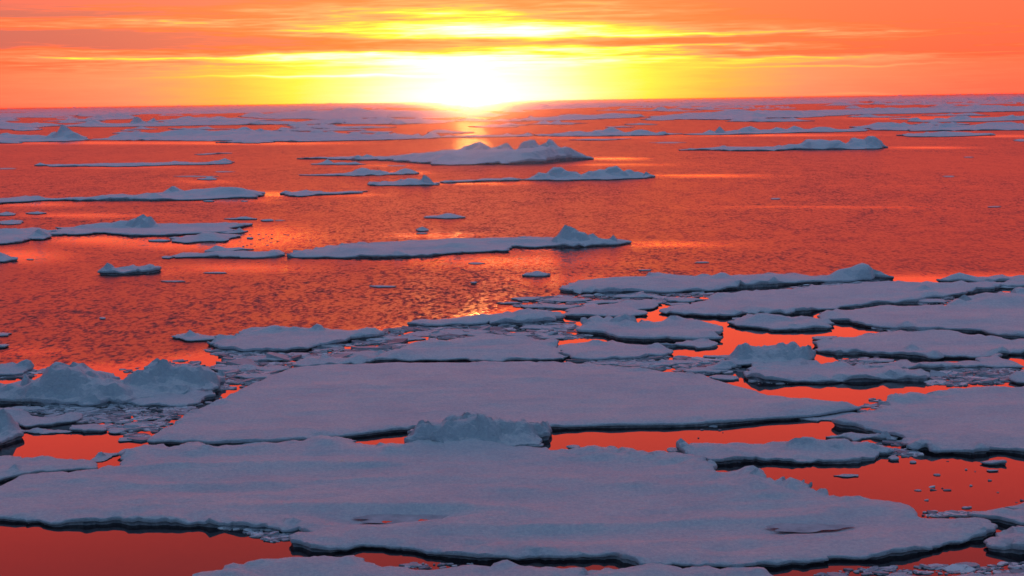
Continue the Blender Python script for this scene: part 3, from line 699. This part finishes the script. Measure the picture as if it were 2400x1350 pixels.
floe('tiny peaked floe above the very thin long floe', [(455, 361), (510, 357), (545, 358), (480, 362)], t=.35, hum=[(517, 360, 9, 12)])
floe('small rounded floe alone in open water at left, with upturned ends', [(230, 636), (250, 629), (300, 626), (340, 625), (378, 627), (350, 634), (300, 637), (260, 638)], t=.45, hum=[(254, 633, 14, 11), (350, 630, 10, 16)], res=1.5)
floe('dark curved ice lump at the left edge above the small rounded floe', [(-40, 598), (0, 599), (22, 603), (42, 604), (10, 610), (-40, 614)], t=.5, hum=[(-5, 604, 12, 20)], name='ice_block', cat='ice block')
small = [(1043, 507, 50, 3.2, 5, 'lens-shaped floe alone in the red water at the centre'), (988, 537, 15, 3, 5, 'small ice cap just left below the lens-shaped floe'), (988, 546, 12, 1.3, 0, 'faint ice scrap under the small ice cap'),
         (505, 638, 26, 1.5, 0, 'thin ice sliver right of the small rounded floe'), (408, 658, 27, 1.4, 0, 'thin ice sliver just below the small rounded floe'), (898, 670, 32, 1.8, 0, 'thin ice sliver in rippled water left of centre'),
         (1116, 616, 18, 1.8, 0, 'short dark ice scrap under the long humped floe'), (1255, 641, 35, 3.2, 6, 'small flat chip with a raised right end below the long humped floe'), (1645, 614, 18, 1.6, 0, 'tiny sliver above the back floe of the right-hand pack'),
         (1512, 632, 14, 1.2, 0, 'faint chip above the left part of the back floe'), (1190, 709, 26, 1.6, 0, 'thin sliver left of the small dark-sided piece'), (10, 501, 26, 2.5, 5, 'small floe at the left edge above the boulder floe'),
         (85, 498, 22, 2, 3, 'small sliver right of the left-edge small floe'), (20, 520, 34, 5, 5, 'blunt floe at the left edge beside the wide smooth floe'), (1818, 465, 12, 1.4, 0, 'tiny fleck right of centre in the wide red water'),
         (2224, 413, 14, 1.5, 0, 'tiny fleck of ice in the upper right water'), (2392, 328, 14, 2.5, 4, 'small ice piece at the right edge near the horizon'), (565, 511, 38, 1.8, 3, 'thin ice strip off the right end of the wide smooth floe'),
         (625, 515, 16, 1.5, 4, 'small chip right of the thin strip off the wide smooth floe'), (655, 516, 12, 1.2, 0, 'faint chip at the far right of the thin strip'), (790, 384, 58, 1.6, 3, 'thin dark strip below the left end of the big ridged floe'),
         (930, 388, 24, 1.1, 0, 'faint strip under the left part of the big ridged floe'), (460, 413, 50, 1.3, 0, 'faint thin strip at left above its dark nub'), (485, 419, 24, 1.6, 4, 'small dark nub under the faint thin strip at left'), (525, 402, 26, 1.1, 0, 'thin chip right of the thin long floe'),
         (15, 395, 24, 1.3, 0, 'thin chip at the left edge below the thin long floe'), (586, 556, 8, 1.2, 4, 'tiny lump near the narrow ice finger'), (370, 562, 26, 1.8, 2, 'thin chip left of the ragged small floe'), (2330, 484, 16, 1.2, 0, 'dark fleck in the water near the right edge'),
         (490, 470, 12, 1.5, 3, 'tiny lump under the raised half of the long flat floe'), (573, 471, 8, 1.1, 0, 'tiny chip below the right end of the long flat floe'), (1565, 334, 40, 1.3, 0, 'thin far strip above the cave floe'),
         (1110, 660, 8, 1, 2, 'dark speck of ice in the sun track'), (240, 744, 8, 1.8, 0, 'dark speck of ice in the rippled water at left'), (2270, 368, 12, 1, 0, 'pale fleck in the water right of the cave floe'), (70, 607, 8, 1, 0, 'speck right of the dark curved lump')]
for (x, y, rx, ry, hp, lab) in small:
    floe(lab, blobpts(x, y, rx, ry, 12, .2), t=.14 if hp == 0 else .3, hum=[(x + rx * .2, y, hp + 1, rx * .4)] if hp else (), name='ice_chunk', cat='ice chunk', parts=False, rough=.6)
cave = floe('far floe at upper right with an overhanging raised right end above a dark hollow',
     [(1590, 350), (1650, 346), (1830, 345), (1900, 343), (1970, 343), (2060, 342), (2062, 346), (1960, 348), (1840, 350), (1700, 351)], t=.7,
     hum=[(1905, 347, 18, 34, 1, .4), (1950, 347, 15, 30), (2045, 345, 26, 24, .8, .3), (2010, 345, 19, 28, .8, .3), (1860, 348, 9, 30)], res=1.5, parts=True)
# ---- far strips below the horizon
far = [
 ('flat far floe with dark front edge at upper right under the layered ice', [(2100, 316), (2150, 313), (2330, 312), (2332, 315), (2250, 318), (2130, 319)], .7, [(2230, 315, 6, 50)]),
 ('far low floe with small mounds right of the sun glow', [(1250, 316), (1330, 312), (1450, 311), (1560, 311), (1600, 313), (1540, 316), (1430, 318), (1300, 318)], .6, [(1430, 314, 10, 18), (1350, 315, 7, 20), (1500, 314, 6, 20)]),
 ('far thin strip below the mounded floe right of the sun glow', [(1330, 327), (1400, 325), (1480, 324), (1420, 328)], .5, []),
 ('far floe with a row of small spikes right of centre', [(1600, 314), (1700, 307), (1800, 305), (1900, 304), (2034, 303), (2030, 306), (1900, 309), (1750, 313), (1640, 315)], .7, [(1686, 311, 14, 7), (1717, 310, 13, 6), (1750, 309, 9, 16), (1825, 308, 9, 14), (1920, 307, 7, 30), (1665, 311, 8, 8)]),
 ('far layered floe at the right edge below the horizon pack', [(1990, 297), (2060, 294), (2110, 295), (2300, 294), (2400, 294), (2520, 292), (2520, 302), (2300, 304), (2130, 306), (2040, 303)], .8, [(2070, 298, 8, 30), (2220, 300, 9, 20), (2350, 298, 6, 40), (2100, 298, 9, 14)]),
 ('far dark-fronted block floe near the right edge', [(2220, 291), (2235, 287), (2258, 288), (2262, 292), (2240, 294)], 1.0, [(2235, 291, 9, 10)]),
 ('far broken floe at the right edge, upper layer', [(2130, 284), (2200, 278), (2280, 276), (2400, 271), (2520, 268), (2520, 277), (2400, 280), (2300, 284), (2180, 285)], .8, [(2240, 281, 8, 20), (2380, 276, 6, 40)]),
 ('far ice field stretching right along the horizon below the top red line', [(1500, 279), (1600, 266), (1720, 261), (1800, 262), (1900, 260), (2100, 255), (2400, 250), (2520, 248), (2520, 257), (2400, 260), (2200, 264), (2000, 268), (1900, 274), (1800, 276), (1760, 281), (1720, 280), (1600, 279)], .9, [(1725, 268, 10, 50), (1830, 270, 8, 40), (2100, 262, 8, 60), (2300, 257, 7, 60), (1900, 266, 6, 30)]),
 ('far thin strip in the red gap right of centre', [(1700, 284), (1760, 281), (1860, 281), (1910, 283), (1800, 285)], .6, []),
 ('far ice floe at the left edge with a two-humped peak', [(-60, 331), (-60, 320), (0, 319), (100, 319), (205, 322), (206, 327), (150, 330), (60, 331), (0, 334)], .8, [(148, 327, 28, 12, 1.2, .4), (125, 327, 19, 12, 1.2, .4), (178, 327, 13, 14), (40, 326, 8, 40), (90, 327, 8, 30), (165, 327, 18, 16)]),
 ('broad far ice field at left of centre just above the open water', [(206, 327), (300, 316), (450, 310), (600, 306), (700, 309), (820, 313), (1000, 319), (1030, 322), (900, 327), (700, 331), (560, 330), (400, 328)], .7, [(300, 320, 8, 50), (440, 316, 9, 60), (550, 315, 9, 60), (660, 318, 8, 50), (350, 322, 9, 24)]),
 ('far strip right of the broad field, crossing under the sun glow', [(1020, 321), (1100, 317), (1250, 316), (1240, 319), (1100, 321)], .5, []),
 ('long far floe at left with paired blocks on its back', [(150, 296), (160, 292), (260, 290), (340, 288), (450, 286), (560, 286), (700, 287), (820, 288), (800, 290), (640, 291), (480, 293), (320, 296), (200, 297)], .8, [(325, 292, 15, 10, 1, .3), (360, 291, 15, 9, 1, .3), (430, 290, 9, 30), (520, 289, 7, 30)]),
 ('far floe at the left edge with a dark right end', [(-60, 292), (0, 289), (60, 290), (150, 292), (80, 299), (75, 305), (50, 306), (20, 302), (-60, 302)], .9, [(30, 297, 8, 40), (-20, 296, 9, 40), (60, 303, 7, 14)]),
 ('small far mounds left of centre above the long blocky floe', [(205, 276), (240, 273), (300, 273), (335, 276), (300, 279), (240, 280)], .8, [(225, 278, 9, 14), (250, 277, 9, 14), (290, 276, 7, 20)]),
 ('far dark-edged strip left of the sun glow', [(680, 299), (720, 296), (800, 296), (930, 298), (860, 300), (760, 301)], .6, [(740, 299, 5, 40)]),
 ('far rough ice field left of the sun, just under the horizon pack', [(560, 273), (640, 264), (760, 260), (900, 258), (1040, 260), (1150, 264), (1195, 268), (1160, 273), (1040, 276), (900, 275), (760, 278), (640, 278)], .9, [(600, 272, 8, 30), (720, 268, 7, 24), (830, 266, 9, 40), (950, 270, 7, 30), (700, 274, 6, 20), (1080, 268, 6, 24)]),
 ('far narrow ice field at left, below the small far mounds', [(330, 284), (420, 278), (500, 276), (590, 279), (660, 281), (600, 283), (450, 284)], .8, [(440, 281, 8, 20), (520, 280, 6, 16)]),
 ('far ice field left of the sun whose right tip points at the sun glow', [(690, 286), (780, 282), (900, 280), (1030, 281), (1085, 283), (1050, 287), (930, 291), (830, 290), (740, 289)], .8, [(800, 286, 7, 26), (900, 285, 8, 30), (980, 285, 6, 18)]),
 ('far thin strip just right below the sun', [(1230, 291), (1300, 287), (1375, 288), (1340, 291)], .6, []),
 ('far faint strip at left below the horizon pack', [(150, 272), (260, 269), (330, 268), (300, 271), (200, 273)], .7, [(280, 270, 4, 20)]),
 ('far chip field beside the left-edge dark-ended floe', [(-60, 281), (0, 278), (50, 279), (45, 283), (0, 284), (-60, 285)], .8, [(20, 281, 6, 20)]),
 ('far ragged strip right of the sun below the ice field', [(1200, 281), (1300, 273), (1420, 268), (1500, 267), (1500, 274), (1400, 279), (1290, 282)], .8, [(1350, 276, 7, 40), (1450, 272, 7, 30)]),
 ('far narrow strip right of the row of spikes', [(2140, 291), (2200, 288), (2215, 290), (2180, 293)], .6, [(2190, 290, 5, 10)]),
 ('far small strip above the broad far ice field', [(640, 305), (700, 301), (790, 302), (860, 304), (780, 306), (700, 307)], .6, [(700, 304, 5, 30)]),
]
for lab, pts, t_, hm in far:
    floe(lab, pts, t=t_, hum=hm, parts=False, res=1.15, drift=1.3, amp=.07)
# ---- rows of nameless thin strips scattered in the far water
fx = []
tries = 0
while len(fx) < 46 and tries < 4000:
    tries += 1
    x = random.uniform(-40, 2440); dd = 12 + 75 * random.random() ** 1.3
    y = horizon_y(x) + dd
    rx = random.uniform(18, 80); ry = random.uniform(.6, 1.6) * (dd / 40) ** .5
    if y > 335: continue
    q = np.array([[x, y], [x - rx, y], [x + rx, y]])
    if any(inside(q, F_).any() for F_ in FOOT): continue
    fx.append((x, y, rx, ry))
    floe('one of the many thin low ice strips scattered over the far water below the horizon', blobpts(x, y, rx, ry, 10, .3), t=.6,
         hum=[(x + random.uniform(-.5, .5) * rx, y, random.uniform(2, 6), random.uniform(8, 24))], parts=False, name='ice_strip', cat='ice floe', group='thin ice strips far out below the horizon')

# ================================================================== pack ice along the horizon (one mass)
def pack():
    NX, NY = 760, 84
    xs = np.linspace(-500, 2900, NX)
    ds = np.geomspace(2.2, 27, NY)
    PX, DD = np.meshgrid(xs, ds)
    PY = horizon_y(PX) + DD
    wx, wy = gp(PX, PY, 0.0)
    D = np.hypot(wx, wy)
    lg = np.log(DD) * 9
    m_ = fbm(PX / 170, lg * .9, 501, 5, .6) + .55 * fbm(PX / 420, lg * .35, 511, 3)
    cover = .24 - .50 * smst(DD, 9, 27)
    on = smst(m_ + cover, -.04, .06)
    px = D / FPX
    hmm = np.clip(fbm(PX / 8, lg * 2.2, 521, 4, .7) + .02, 0, 1) * (.5 + np.clip(fbm(PX / 60, lg, 531, 3), 0, 1) * 2.0)
    z = -1.2 + on * (1.9 + np.minimum(hmm, .62) * px * 6.5)
    z[-1] = -1.2; z[:, 0] = -1.2; z[:, -1] = -1.2
    vs = np.column_stack([wx.ravel(), wy.ravel(), z.ravel()])
    f = [(i * NX + j, i * NX + j + 1, (i + 1) * NX + j + 1, (i + 1) * NX + j) for i in range(NY - 1) for j in range(NX - 1)
         if max(z[i, j], z[i, j + 1], z[i + 1, j], z[i + 1, j + 1]) > -.6]
    me = mesh('pack_ice', vs, [q[::-1] for q in f], [SNOW])
    tag(link('pack_ice', me), 'rough white pack ice massed along the whole horizon', 'pack ice', kind='stuff')
pack()

# ================================================================== brash between the floes
BR = [([(500, 862), (560, 835), (680, 828), (700, 850), (620, 888), (560, 912), (470, 915), (540, 885)], 900, 1.0),
      ([(60, 950), (300, 948), (480, 948), (520, 930), (430, 978), (370, 1010), (340, 1034), (290, 1020), (240, 995), (60, 975)], 900, 1.0),
      ([(480, 820), (700, 822), (880, 798), (990, 790), (900, 835), (690, 850), (560, 850)], 700, 1.0),
      ([(880, 785), (960, 764), (1340, 752), (1360, 775), (1400, 795), (1100, 792), (980, 796)], 900, 1.1),
      ([(1200, 700), (1330, 692), (1680, 684), (1670, 702), (1560, 712), (1300, 728), (1205, 716)], 600, 1.0),
      ([(1340, 842), (1560, 832), (1720, 842), (1740, 872), (1640, 878), (1500, 862), (1380, 852)], 800, 1.0),
      ([(1860, 668), (2060, 655), (2060, 668), (1960, 674), (1860, 676)], 260, 1.0),
      ([(2215, 862), (2370, 858), (2385, 896), (2260, 906), (2180, 902)], 420, 1.0),
      ([(2060, 1040), (2120, 1030), (2160, 1062), (2140, 1074), (2070, 1062)], 130, .8),
      ([(2140, 1205), (2290, 1185), (2290, 1206), (2160, 1214)], 120, .8),
      ([(480, 1228), (700, 1238), (690, 1262), (640, 1272), (560, 1248)], 300, .7),
      ([(1890, 1352), (2000, 1332), (2440, 1318), (2440, 1345), (2200, 1346)], 260, .9),
      ([(2040, 935), (2075, 935), (2080, 962), (2010, 968)], 60, .7),
      ([(0, 866), (110, 868), (90, 882), (0, 888)], 80, 1.0), ([(280, 868), (440, 840), (500, 862), (330, 886)], 90, .8),
      ([(940, 1320), (1110, 1322), (1100, 1330), (960, 1334)], 60, .6),
      ([(540, 548), (700, 548), (740, 565), (600, 580), (420, 572)], 40, .3),
      ([(2090, 1075), (2400, 1090), (2400, 1190), (2140, 1190)], 15, .6), ([(1610, 1000), (1760, 1000), (1740, 1030), (1610, 1030)], 6, .6),
      ([(2150, 700), (2240, 695), (2230, 716), (2160, 718)], 90, .8), ([(2030, 760), (2200, 768), (2180, 782), (2060, 778)], 120, .8),
      ([(1740, 890), (1860, 888), (1850, 900), (1760, 900)], 30, .6), ([(1960, 845), (2060, 838), (2060, 858), (1990, 860)], 160, .8)]
def brash():
    vs, fs = [], []
    for poly, n, sc in BR:
        P = np.array(poly, float)
        c0, c1 = P.min(0), P.max(0)
        got = 0
        while got < n:
            q = rng.uniform(c0, c1, (400, 2)); q = q[inside(q, P)]
            k = fbm(q[:, 0] / 40, q[:, 1] / 7, 900, 3) + .02
            q = q[k > rng.uniform(-.4, .35, len(q))]
            for (px_, py_) in q[:n - got]:
                got += 1
                wx, wy = gp(px_, py_, 0.0); D = math.hypot(wx, wy)
                r = D / 60 * .07 * sc * math.exp(random.gauss(0.25, .6)); r = min(r, .75 * D / 60)
                zt = random.uniform(.008, .035) + .05 * r * random.random()
                m_ = random.randint(5, 8); a0 = random.random() * 6.28
                stretch = random.uniform(1.0, 1.9)
                ring = [(wx + r * stretch * random.uniform(.7, 1.2) * math.cos(a0 + 6.283 * i / m_), wy + r * random.uniform(.7, 1.2) * math.sin(a0 + 6.283 * i / m_)) for i in range(m_)]
                i0 = len(vs)
                tx, ty = random.gauss(0, .1), random.gauss(0, .1)
                vs += [(a, b, zt + (a - wx) * tx + (b - wy) * ty) for a, b in ring] + [(a * 1.0, b * 1.0, -.06) for a, b in ring]
                fs.append(tuple(i0 + i for i in range(m_)))
                fs += [(i0 + i, i0 + m_ + i, i0 + m_ + (i + 1) % m_, i0 + (i + 1) % m_) for i in range(m_)]
    tag(link('brash_ice', mesh('brash_ice', vs, fs, [SLUSH], smooth=False)), 'grey brash of tiny ice fragments floating between the floes', 'brash ice', kind='stuff')
brash()

# ================================================================== sea
def sea():
    rr = np.concatenate([[3.0, 8.0, 14.0], np.geomspace(20, 45000, 330)])
    an = np.concatenate([np.linspace(-180, -26, 40, endpoint=False), np.linspace(-26, 26, 300, endpoint=False), np.linspace(26, 180, 40, endpoint=False)])
    NA, NR = len(an), len(rr)
    AA, RR = np.meshgrid(np.radians(an), rr)
    wx, wy = RR * np.sin(AA), RR * np.cos(AA)
    # back to photo pixels, only to read off how calm the water is there
    d = np.stack([wx, wy, np.full_like(wx, -CAM_H)], -1)
    f_ = d @ CF
    ok = f_ > 1
    fz = np.where(ok, f_, 1)
    px = np.where(ok, 1200 + FPX * (d @ CR) / fz, -9999); py = np.where(ok, 675 - FPX * (d @ CU) / fz, 9999)
    bx = np.array([-2000, 0, 300, 520, 900, 960, 1200, 1310, 1400, 1700, 2100, 2400, 4000])
    by = np.array([860, 858, 850, 815, 778, 768, 715, 694, 690, 664, 648, 645, 645])
    bnd = np.interp(px, bx, by)
    rip = 1 - smst(py - bnd, -16, 16)
    rip = np.where(ok, rip, 0.2)
    calm = [(40, 600, 130, 20, .9), (230, 560, 190, 14, .95), (430, 575, 200, 12, .8), (610, 556, 150, 30, .8), (640, 456, 90, 7, .95), (60, 478, 150, 7, .9), (190, 505, 170, 6, .8),
            (560, 628, 170, 12, .75), (1010, 552, 110, 7, .8), (900, 606, 200, 8, .8), (1180, 612, 260, 20, .8), (1310, 655, 160, 18, .6), (1280, 582, 130, 10, .95), (1560, 573, 170, 8, .8),
            (1100, 430, 150, 4, .95), (1650, 412, 160, 4, .9), (2180, 346, 110, 3, .9), (1440, 372, 90, 4, .9), (1440, 386, 180, 3, .6), (960, 405, 60, 5, .7), (2250, 652, 260, 8, .7),
            (780, 456, 110, 5, .85), (480, 426, 90, 5, .5), (300, 392, 160, 3, .6), (200, 335, 300, 4, .7), (600, 336, 240, 4, .7), (1400, 322, 200, 4, .4), (1800, 317, 240, 3, .8), (2350, 319, 120, 3, .8),
            (1950, 486, 320, 3, .5), (1900, 460, 260, 2, .4), (2100, 438, 200, 2, .3), (1000, 775, 140, 12, .9), (60, 825, 120, 14, .6), (540, 470, 110, 5, .8), (800, 298, 150, 3, .4), (2150, 277, 200, 4, .5),
            (1150, 700, 60, 12, .3), (900, 388, 140, 3, .4), (330, 640, 90, 8, .5)]
    for (x, y, sx, sy, a_) in calm:
        rip *= 1 - a_ * np.exp(-(((px - x) / sx) ** 2 + ((py - y) / sy) ** 2) ** 1.3)
    vs = np.column_stack([wx.ravel(), wy.ravel(), np.zeros(wx.size)])
    idx = np.arange(NA * NR).reshape(NR, NA)
    a, b = idx[:-1], idx[1:]
    F_ = np.stack([a, np.roll(a, -1, 1), np.roll(b, -1, 1), b], -1).reshape(-1, 4)[:, ::-1]
    faces = [tuple(map(int, q)) for q in F_] + [tuple(int(i) for i in idx[0][::-1])]
    me = mesh('sea', vs, faces, [WATER], smooth=True)
    at = me.attributes.new('ripple', 'FLOAT', 'POINT')
    at.data.foreach_set('value', rip.ravel().astype(np.float32))
    tag(link('sea', me), kind='structure')
sea()

# ================================================================== added volume, scatters sunlight into a glow round the sun
def glow_haze():
    L, top, bot = 60000.0, 13.6, -2.5
    v = [(x, y, z) for x in (-L, L) for y in (-L, L) for z in (bot, top)]
    f = [(0, 1, 3, 2), (4, 6, 7, 5), (0, 4, 5, 1), (2, 3, 7, 6), (0, 2, 6, 4), (1, 5, 7, 3)]
    m_, s = mat('glow_haze')
    pv = s.node('ShaderNodeVolumePrincipled', {'Color': (0.95, 0.56, 0.56, 1), 'Density': 0.00009, 'Anisotropy': 0.984})
    s.node('ShaderNodeOutputMaterial', {'Volume': pv.outputs[0]})
    tag(link('glow_haze', mesh('glow_haze', v, f, [m_], smooth=False)), kind='stuff')
glow_haze()
